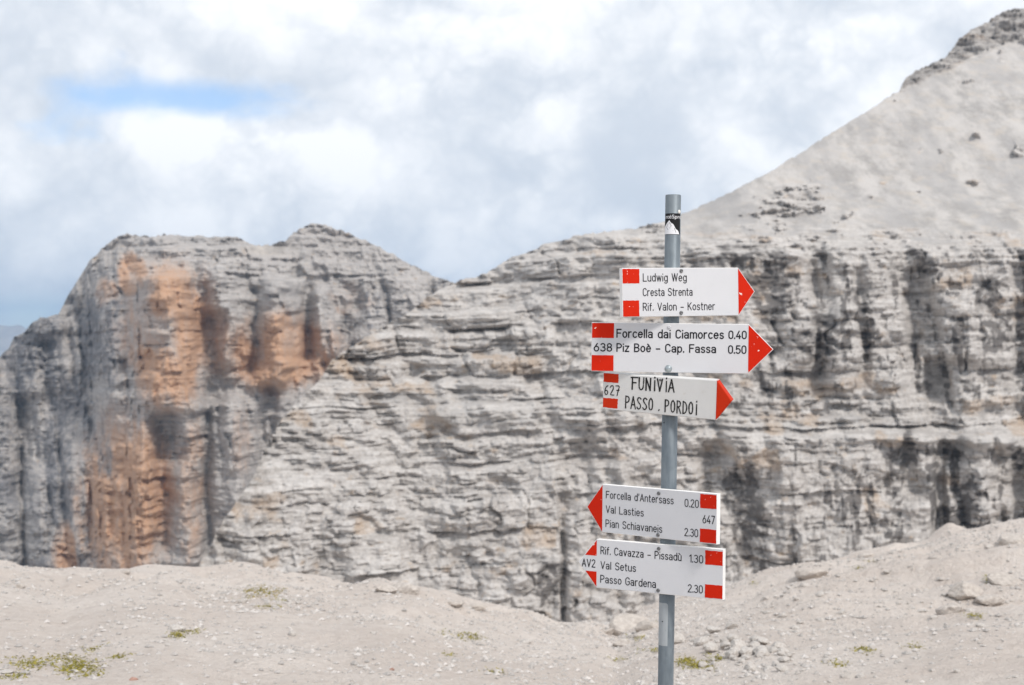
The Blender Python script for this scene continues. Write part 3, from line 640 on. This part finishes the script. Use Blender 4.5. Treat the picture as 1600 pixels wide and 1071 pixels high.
b4.bolt(1029.4, 771.2, 0.0058); b4.bolt(1028.2, 836.2, 0.0058)
b5.square(1102, 860, 1129.2, 884.6, 0.0012); b5.square(1101.6, 913, 1129.2, 936.5, 0.0012)
for t in (('Rif. Cavazza \u2013 Pissad\u00f9', 939, 1064.4, 865.6, 11.0), ('1.30', 1077.4, 1098.2, 878.4, 11.4), ('Val Setus', 939, 993.2, 888.5, 11.0), ('Passo Gardena', 938.6, 1024.6, 910.2, 11.2),
          ('2.30', 1075.4, 1097.6, 925, 11.4), ('AV2', 909.8, 929.8, 884.8, 11.4)): b5.text(*t)
b5.bolt(1029.4, 857.6, 0.0058); b5.bolt(1028.4, 922.8, 0.0058)
# the two red corners of the AV2 tip
hb2 = b5.h / 2 - 0.003; zt = b5.loc(925, 868)[1]; zb_ = b5.loc(925, 892.8)[1]
def edge_x(z): return b5.xt + (b5.xj - b5.xt) * abs(z) / (b5.h / 2) + 0.003
b5.sheet('red_corner', [(b5.xj, zt), (edge_x(zt), zt), (b5.xj, hb2)], M_RED)
b5.sheet('red_corner', [(b5.xj, zb_), (b5.xj, -hb2), (edge_x(zb_), zb_)], M_RED)
# hand-painted board
b3.square(942.8, 583, 966.3, 598.8, 0.0016); b3.square(941.2, 621.5, 965, 638.6, 0.0016)
V, Fc = prism([(b3.xj - 0.002, -b3.h / 2 - 0.0045), (b3.xt + 0.001, 0), (b3.xj - 0.002, b3.h / 2 + 0.0005)], -0.0006, b3.th + 0.0006, 0.002)
me = mesh_py('arrow_tip', V, Fc); fix_normals(me); link('arrow_tip', me, M_RED2, b3.o)
STROKES = {
 'F': [[(0.1, 0), (0.12, 1)], [(-0.05, 0.98), (0.75, 1)], [(0.12, 0.55), (0.55, 0.56)]],
 'U': [[(0.1, 1), (0.08, 0.25), (0.2, 0.03), (0.45, 0), (0.62, 0.2), (0.66, 1)]],
 'N': [[(0.1, 0), (0.1, 1)], [(0.1, 1), (0.62, 0)], [(0.62, 0), (0.64, 1)]],
 'I': [[(0.3, 0), (0.3, 0.84)], [(0.29, 1.07), (0.31, 1.12)]],
 'V': [[(0.05, 1), (0.36, 0)], [(0.36, 0), (0.68, 1)]],
 'A': [[(0.02, 0), (0.34, 1)], [(0.34, 1), (0.68, 0)], [(0.14, 0.33), (0.56, 0.33)]],
 'P': [[(0.1, 0), (0.1, 1)], [(0.1, 1), (0.42, 0.99), (0.6, 0.86), (0.58, 0.64), (0.4, 0.5), (0.12, 0.48)]],
 'S': [[(0.6, 0.88), (0.42, 1), (0.18, 0.95), (0.1, 0.74), (0.3, 0.55), (0.54, 0.4), (0.6, 0.2), (0.42, 0.02), (0.18, 0.02), (0.06, 0.15)]],
 'O': [[(0.34, 1), (0.12, 0.85), (0.07, 0.5), (0.12, 0.14), (0.34, 0), (0.56, 0.14), (0.62, 0.5), (0.56, 0.86), (0.34, 1)]],
 'R': [[(0.1, 0), (0.1, 1)], [(0.1, 1), (0.42, 0.99), (0.58, 0.84), (0.54, 0.62), (0.38, 0.52), (0.12, 0.5)], [(0.3, 0.5), (0.62, 0)]],
 'D': [[(0.1, 0), (0.1, 1)], [(0.1, 1), (0.4, 0.94), (0.6, 0.7), (0.62, 0.35), (0.44, 0.06), (0.1, 0)]],
 '.': [[(0.28, 0.06), (0.33, 0.12)]],
 '6': [[(0.56, 0.95), (0.3, 0.82), (0.12, 0.5), (0.1, 0.2), (0.3, 0), (0.54, 0.1), (0.56, 0.36), (0.36, 0.5), (0.14, 0.38)]],
 '2': [[(0.08, 0.8), (0.25, 1), (0.5, 0.95), (0.56, 0.7), (0.32, 0.35), (0.06, 0.02), (0.62, 0.02)]],
 '7': [[(0.05, 0.97), (0.62, 1), (0.4, 0.5), (0.26, 0)], [(0.2, 0.52), (0.55, 0.55)]],
}
ADV = {'I': 0.6, '.': 0.75, ' ': 0.4}
def brush(board, text, xa, xb, ya, yb, cap, w):
    total = sum(ADV.get(ch, 0.9) for ch in text) - 0.2
    p0 = Vector(board.loc(xa, ya)); p1 = Vector(board.loc(xb, yb)); ex = (p1 - p0) / total
    up = Vector((0.0, board.loc(xa, ya - cap)[1] - p0.y))
    V = []; Fc = []; cur = 0.0
    for ch in text:
        for st in STROKES.get(ch, []):
            P = [p0 + ex * (cur + q[0] * 1.05) + up * q[1] for q in st]
            if len(P) > 3:                                            # round the corners
                for _ in range(2):
                    Q = [P[0]]
                    for i in range(len(P) - 1): Q += [P[i] * 0.75 + P[i + 1] * 0.25, P[i] * 0.25 + P[i + 1] * 0.75]
                    P = Q + [P[-1]]
            b0 = len(V)
            for i, p in enumerate(P):
                d = (P[min(i + 1, len(P) - 1)] - P[max(i - 1, 0)]).normalized(); n = Vector((-d.y, d.x))
                ww = w * (0.85 + 0.4 * random.random()) * (1.15 if i == 0 else 1)
                if i == 0: p = p - d * w * 0.5
                if i == len(P) - 1: p = p + d * w * 0.5
                V += [(p.x + n.x * ww / 2, -0.0008, p.y + n.y * ww / 2), (p.x - n.x * ww / 2, -0.0008, p.y - n.y * ww / 2)]
            for i in range(len(P) - 1): Fc.append((b0 + 2 * i, b0 + 2 * i + 1, b0 + 2 * i + 3, b0 + 2 * i + 2))
        cur += ADV.get(ch, 0.9)
    link('lettering', mesh_py('lettering', V, Fc), M_BRUSH, board.o)
brush(b3, 'FUNIVIA', 986.6, 1053, 608.2, 612.8, 18.6, 0.0040)
brush(b3, 'PASSO . PORDOI', 976.5, 1089, 637.5, 648.4, 18.4, 0.0036)
brush(b3, '627', 943.8, 968.6, 617.0, 618.4, 15.2, 0.0030)
b3.bolt(1032, 594, 0.004, M_BOLT)

# pole details: wrapped sticker, gum, screw holes, pale sticker backing
def wrap(name, pts_faces, mat, lift, parent=pole):
    """flat (across, z) shapes laid round the pole's near side"""
    V, Fc = pts_faces
    W = [((RP + lift) * math.sin(v[0] / RP), -(RP + lift) * math.cos(v[0] / RP), v[1]) for v in V]
    return link(name, mesh_py(name, W, Fc), mat, parent)
def strip(poly_fn, x0, x1, n=14):
    """column strip between z = f0(x) and f1(x)"""
    V = []; Fc = []
    for i in range(n + 1):
        x = x0 + (x1 - x0) * i / n; a, b = poly_fn(x); V += [(x, a), (x, b)]
    for i in range(n): Fc.append((2 * i, 2 * i + 2, 2 * i + 3, 2 * i + 1))
    return V, Fc
def pole_z(y): return CAMZ + (CY - y) / F * (PD - RP) + ZB - 0.0
def pole_s(px, y):
    cx = 1052 - (y - 305) * 12 / 766; return RP * math.asin(max(-0.99, min(0.99, (px - cx) / (RP * F / PD))))
zt_, zb2 = pole_z(333.5), pole_z(366.5)
stick = wrap('sticker', strip(lambda x: (zb2, zt_), -0.034, 0.024, 22), M_STICK, 0.0004); stick['label'] = 'black sticker with a white mountain outline'
peak = pole_s(1045, 344); zpk = pole_z(344)
def mnt(x):
    t = (x - peak); top = zpk + (t * 1.05 if t < 0 else -t * 1.25 - 0.002 * math.sin(t * 400))
    return (zb2 + 0.001, max(zb2 + 0.0012, top))
wrap('white_mountain', strip(mnt, -0.033, peak + 0.036, 40), M_PRINT, 0.0007, stick)
def ridge(pts, w):
    V = []; Fc = []
    for i, p in enumerate(pts):
        q = Vector(pts[min(i + 1, len(pts) - 1)]) - Vector(pts[max(i - 1, 0)]); q.normalize(); n = Vector((-q.y, q.x)) * w / 2
        V += [(p[0] + n.x, p[1] + n.y), (p[0] - n.x, p[1] - n.y)]
    for i in range(len(pts) - 1): Fc.append((2 * i, 2 * i + 1, 2 * i + 3, 2 * i + 2))
    return V, Fc
for pts in ([(peak - 0.001, zpk - 0.006), (peak + 0.006, zpk - 0.018), (peak + 0.001, zpk - 0.024), (peak + 0.012, zpk - 0.033), (peak - 0.006, zpk - 0.036)],
            [(peak - 0.004, zpk - 0.010), (peak - 0.010, zpk - 0.022), (peak - 0.004, zpk - 0.030)], [(peak + 0.004, zpk - 0.009), (peak + 0.016, zpk - 0.026), (peak + 0.020, zpk - 0.038)]):
    wrap('printed_line', ridge(pts, 0.0011), M_STICK, 0.0010, stick)
cu = bpy.data.curves.new('t', 'FONT'); cu.body = 'nt\u00e9Spro'; cu.size = 1.0
tmp = bpy.data.objects.new('t', cu); COL.objects.link(tmp)
tme = bpy.data.meshes.new_from_object(tmp.evaluated_get(bpy.context.evaluated_depsgraph_get())); bpy.data.objects.remove(tmp)
co = [v.co.copy() for v in tme.vertices]; x0_, x1_ = min(c.x for c in co), max(c.x for c in co)
tz = pole_z(341.5)
for v, c in zip(tme.vertices, co):
    sx = -0.029 + (c.x - x0_) / (x1_ - x0_) * 0.057; zz = tz + c.y * 0.0165
    v.co = ((RP + 0.0008) * math.sin(sx / RP), -(RP + 0.0008) * math.cos(sx / RP), zz)
tme.name = 'lettering'; link('lettering', tme, M_PRINT, stick)
def patch(x):
    t = pole_z(943); xr = pole_s(1042, 975)
    if x > xr - 0.008: t -= 0.008 - math.sqrt(max(0, 0.008 ** 2 - (x - xr + 0.008) ** 2))
    return (pole_z(1010), t)
wrap('sticker_backing', strip(patch, -0.034, pole_s(1042, 975), 22), M_RESIDUE, 0.0003)
for (x, y) in ((1036.8, 661), (1034, 683), (1034, 972)):
    s_ = pole_s(x, y); V, Fc = lathe([(0.0022, 0), (0.0022, 0.0006), (0.0001, 0.0006)], 10)
    o = link('screw_hole', mesh_py('screw_hole', V, Fc), M_STICK, pole)
    o.matrix_local = Matrix.Translation((RP * math.sin(s_ / RP), -RP * math.cos(s_ / RP), pole_z(y))) @ Matrix.Rotation(s_ / RP, 4, 'Z') @ Matrix.Rotation(math.pi / 2, 4, 'X')
s_ = pole_s(1060.5, 331); V, Fc = lathe([(0.0062, 0), (0.0056, 0.0012), (0.0036, 0.0022), (0.0001, 0.0025)], 14)
o = link('gum', mesh_py('gum', V, Fc, True), M_GUM, pole)
o.matrix_local = Matrix.Translation((RP * math.sin(s_ / RP) * 0.99, -RP * math.cos(s_ / RP) * 0.99, pole_z(330.5))) @ Matrix.Rotation(s_ / RP, 4, 'Z') @ Matrix.Rotation(math.pi / 2, 4, 'X')

# ------------------------------------------------------------------ loose stones
def rock_mesh(name, seed, sub=2, sharp=0.5):
    import bmesh
    bm = bmesh.new(); bmesh.ops.create_icosphere(bm, subdivisions=sub, radius=0.5)
    r = random.Random(seed); cuts = []
    for _ in range(15 if sub > 2 else 11):
        n = Vector((r.gauss(0, 1), r.gauss(0, 1), r.gauss(0, 1))).normalized(); cuts.append((n, 0.27 + 0.2 * r.random()))
    for v in bm.verts:
        p = v.co.copy()
        for n, d in cuts:
            e = p.dot(n) - d
            if e > 0: p -= n * e * 0.97
        k = float(vnoise(p.x * 5 + seed, p.y * 5, p.z * 5, seed)) + (1.2 * float(vnoise(p.x * 11 + seed, p.y * 11, p.z * 17, seed)) if sub > 2 else 0); p *= 1 + (0.06 if sub > 2 else 0.07) * k
        v.co = (p.x, p.y, p.z * 0.72)
    me = bpy.data.meshes.new(name); bm.to_mesh(me); bm.free()
    return me
ROCKS = [rock_mesh('stone', 100 + k, 2) for k in range(9)]
for me in ROCKS: me.materials.append(M_STONE)
BOULD = [rock_mesh('boulder', 200 + k, 3) for k in range(6)]
for me in BOULD: me.materials.append(M_BOULDER)
REDROCK = rock_mesh('stone', 300, 2); REDROCK.materials.append(M_RED_STONE)
def stone(px, py, wpx, label, group=None, mesh=None, name='stone', cat='stone', flat=1.0, sink=0.28, deep=1.0):
    p = ground_hit(px, py); w = wpx * p.y / F / 0.8
    o = link(name, mesh or random.choice(ROCKS)); o.scale = (w, w * deep * random.uniform(0.75, 1.1), w * flat * random.uniform(0.75, 1.1))
    o.rotation_euler = (random.uniform(-0.25, 0.25), random.uniform(-0.25, 0.25), random.uniform(0, 6.28))
    if mesh and mesh.name.startswith('boulder'): o.rotation_euler.z = random.uniform(-0.5, 0.5)
    o.location = (p.x, p.y, p.z + o.scale.z * (0.36 - sink))
    return tag(o, label, cat, group)
stone(208, 1064, 13, 'reddish brown stone at the bottom edge left of the signpost', mesh=REDROCK)
stone(613, 1048, 10, 'small rust coloured stone among grey chips in the foreground', mesh=REDROCK)
stone(1106, 1012, 8, 'dark red stone behind the moss right of the signpost', mesh=REDROCK)
stone(274, 986, 28, 'broad pale stone with moss at its foot left of centre', flat=0.6)
stone(457, 993, 14, 'upright pointed white stone standing alone on the gravel', flat=1.4)
stone(380, 943, 15, 'grey stone lying in front of the brownish grass patch')
stone(820, 1005, 20, 'flat white stone on bare gravel left of the signpost', flat=0.5)
stone(839, 981, 12, 'small white stone near the plateau edge, left of the signpost', flat=0.6)
stone(624, 983, 14, 'low buff stone on the middle of the plateau', flat=0.4)
stone(122, 1058, 9, 'round grey stone inside the large moss patch')
stone(32, 920, 14, 'brown shaded stone near the left edge of the plateau', mesh=BOULD[0])
stone(195, 896, 14, 'dark grey stone below the plateau rim at left', mesh=BOULD[1], flat=0.6)
stone(8, 1052, 26, 'flat pale slab at the lower left corner', flat=0.35)
# rock ledges on the rim and the right-hand slope
B_ = [(605, 921, 34, 'grey ledge of bedrock below the rounded rim hump', 0.45), (630, 918, 44, 'rounded pale rock hump on the plateau rim', 0.6), (712, 944, 26, 'small grey rock step on the descending rim', 0.5),
      (742, 947, 36, 'long pale rock on the descending rim', 0.45), (985, 968, 56, 'large cracked boulder in the gully behind the signpost', 0.8), (1003, 990, 22, 'brown boulder beside the dark gully hole', 0.9),
      (975, 1003, 34, 'low pale boulder in front of the gully hole', 0.5), (1013, 975, 36, 'pale boulder touching the pole in the view, above the gully', 0.8), (948, 985, 26, 'grey rock at the left lip of the gully', 0.6),
      (1463, 870, 22, 'square brown block on the right-hand skyline slope', 1.0), (1585, 843, 40, 'flat-topped block at the far right rim', 0.7), (1487, 948, 40, 'dark undercut rock in the outcrop on the right slope', 0.6),
      (1510, 926, 52, 'long grey ledge above the undercut rock on the right slope', 0.45), (1545, 938, 40, 'jagged grey rock at the right of the outcrop', 0.7), (1270, 898, 46, 'low grey ledge along the rim right of the boards', 0.4),
      (1352, 868, 24, 'pale rim stone right of the lowest boards', 0.5), (1570, 905, 44, 'pale weathered ledge near the right edge', 0.4), (1330, 1055, 26, 'brown tilted rock low on the right slope', 0.6)]
for i, (x, y, w, lab, fl) in enumerate(B_):
    stone(x, y + w * fl * 0.3, w, lab, mesh=BOULD[i % 6], name='boulder', cat='boulder', flat=max(fl, 0.6) * 1.1, sink=0.30)
for k in range(74):
    x = min(max(random.gauss(1165, 48), 1058), 1290); y = 1004 + (x - 1060) * 0.16 + random.gauss(0, 13)
    stone(x, y, random.choice((6, 8, 9, 11, 14, 18, 24)), 'pale limestone chunk in the rubble heap right of the signpost', 'rubble heap right of the signpost', flat=0.9, sink=0.15)
for k in range(70):
    x = random.uniform(0, 940); y = random.uniform(915 + max(0, (x - 500) * 0.17), 1068)
    stone(x, y, random.choice((4, 5, 6, 7, 9)), 'little pale stone scattered over the plateau left of the signpost', 'little stones on the plateau', flat=0.8)
for k in range(110):
    x = random.uniform(1060, 1600); y = random.uniform(955 - (x - 1060) * 0.21, 1068)
    stone(x, y, random.choice((4, 5, 6, 8, 10, 13)), 'little pale stone scattered over the slope right of the signpost', 'little stones on the right slope', flat=0.8)
for k in range(34):
    x = random.gauss(460, 32); y = random.gauss(940, 7)
    stone(x, y, random.choice((4, 5, 7, 9)), 'pale chip in the stone scatter beside the brownish grass patch', 'stone scatter by the grass patch', flat=0.8)

# gravel: uncountable chips
N = 60000
gx = rng.uniform(-120, 1720, N); gr = np.sqrt(rng.uniform(6.2 ** 2, 30 ** 2, N)); keepY = gr
PXg = (gx - CX) / F * gr; PYg = gr; PZg = ground_z(PXg, PYg)
size = 0.006 + 0.022 * rng.random(N) ** 4 + 0.008 * (gr / 20)
dens = fbm(PXg / 1.2, PYg / 1.2, 0, 3, 80); ok = rng.random(N) < np.clip(0.5 + 0.9 * dens, 0.08, 1)
PXg, PYg, PZg, size = PXg[ok], PYg[ok], PZg[ok], size[ok]; n = len(size)
octv = np.array([(1, 0, 0), (0, 1, 0), (-1, 0, 0), (0, -1, 0), (0, 0, 0.62), (0, 0, -0.6)], float)
octf = np.array([(0, 1, 4), (1, 2, 4), (2, 3, 4), (3, 0, 4), (1, 0, 5), (2, 1, 5), (3, 2, 5), (0, 3, 5)])
jit = 1 + 0.45 * (rng.random((n, 6, 3)) - 0.5); rot = rng.uniform(0, 6.28, n); c_, s__ = np.cos(rot), np.sin(rot)
v = octv[None] * jit * size[:, None, None]
vx = v[..., 0] * c_[:, None] - v[..., 1] * s__[:, None]; vy = v[..., 0] * s__[:, None] + v[..., 1] * c_[:, None]
VV = np.stack([vx + PXg[:, None], vy + PYg[:, None], v[..., 2] + PZg[:, None] + 0.15 * size[:, None]], -1).reshape(-1, 3)
FF = (octf[None] + (np.arange(n) * 6)[:, None, None]).reshape(-1, 3)
me = mesh_np('gravel', VV, FF, False)
tint = 0.36 + 0.22 * np.repeat(rng.random(n), 6) ** 1.2
attr(me, 'mask', np.stack([tint, tint * 0.94, tint * 0.885], -1))
m, G, b = material('gravel_chips', 0.95); a_ = G.new('ShaderNodeVertexColor', layer_name='mask'); m.node_tree.links.new(a_.outputs[0], b.inputs['Base Color'])
tag(link('gravel', me, m), 'pale limestone gravel strewn over the plateau', kind='stuff')

# moss and short grass
PATCH = [(130, 1046, 34, 12, 260), (45, 1040, 30, 8, 90), (15, 1058, 16, 6, 50), (60, 1030, 60, 5, 60), (410, 926, 24, 8, 170), (418, 949, 12, 2, 40), (432, 938, 6, 3, 20), (270, 994, 9, 2.5, 60), (292, 988, 8, 2, 25),
         (728, 996, 26, 6, 90), (697, 1025, 4, 2, 16), (770, 1051, 4, 2.5, 20), (690, 989, 6, 2, 14), (1078, 1034, 9, 6, 120), (1100, 1042, 16, 4, 120), (1125, 1030, 10, 4, 50), (1000, 998, 8, 4, 40), (1018, 975, 8, 4, 40), (1030, 1017, 22, 2, 50), (960, 1031, 20, 2, 30),
         (1354, 1018, 9, 5, 70), (1434, 1012, 5, 3, 26), (1313, 1040, 8, 4, 40), (1340, 888, 9, 2, 24), (1551, 907, 6, 5, 40), (1525, 965, 9, 3, 24), (1180, 912, 6, 3, 20), (190, 1028, 8, 3, 24), (150, 1015, 10, 3, 20), (110, 1030, 40, 6, 60), (1362, 878, 6, 2, 14), (380, 938, 6, 2, 16)]
V = []; Fc = []; Cc = []
for (x, y, rx, ry, cnt) in PATCH:
    brown = (x, y) == (410, 926)
    for k in range(int(cnt * 3.2)):
        p = ground_hit(x + random.gauss(0, 0.5) * rx, y + random.gauss(0, 0.5) * ry) if k % 9 == 0 else p0 + Vector((random.gauss(0, 0.045), random.gauss(0, 0.06), 0))
        if k % 9 == 0: p0 = p
        h = random.uniform(0.004, 0.013); w = random.uniform(0.004, 0.009); t = random.uniform(0, 6.28); lx, ly = random.gauss(0, 0.012), random.gauss(0, 0.012)
        dx, dy = math.cos(t) * w, math.sin(t) * w; b0 = len(V); zg = p.z - 0.004
        V += [(p.x - dx, p.y - dy, zg), (p.x + dx, p.y + dy, zg), (p.x + dx * 0.6 + lx, p.y + dy * 0.6 + ly, zg + h * 0.8), (p.x + lx * 1.6, p.y + ly * 1.6, zg + h), (p.x - dx * 0.6 + lx, p.y - dy * 0.6 + ly, zg + h * 0.8)]
        Fc.append((b0, b0 + 1, b0 + 2, b0 + 3, b0 + 4)); q = random.random()
        c = (0.20 + 0.12 * q, 0.17 + 0.06 * q, 0.045) if (brown and q > 0.4) else (0.17 + 0.16 * q, 0.165 + 0.11 * q, 0.03 + 0.03 * q)
        Cc += [c] * 5
me = mesh_py('moss', V, Fc); attr(me, 'mask', np.array(Cc))
m, G, b = material('moss_green', 0.9); a_ = G.new('ShaderNodeVertexColor', layer_name='mask'); m.node_tree.links.new(a_.outputs[0], b.inputs['Base Color'])
tag(link('moss', me, m), 'yellow-green moss and short grass between the stones', kind='stuff')
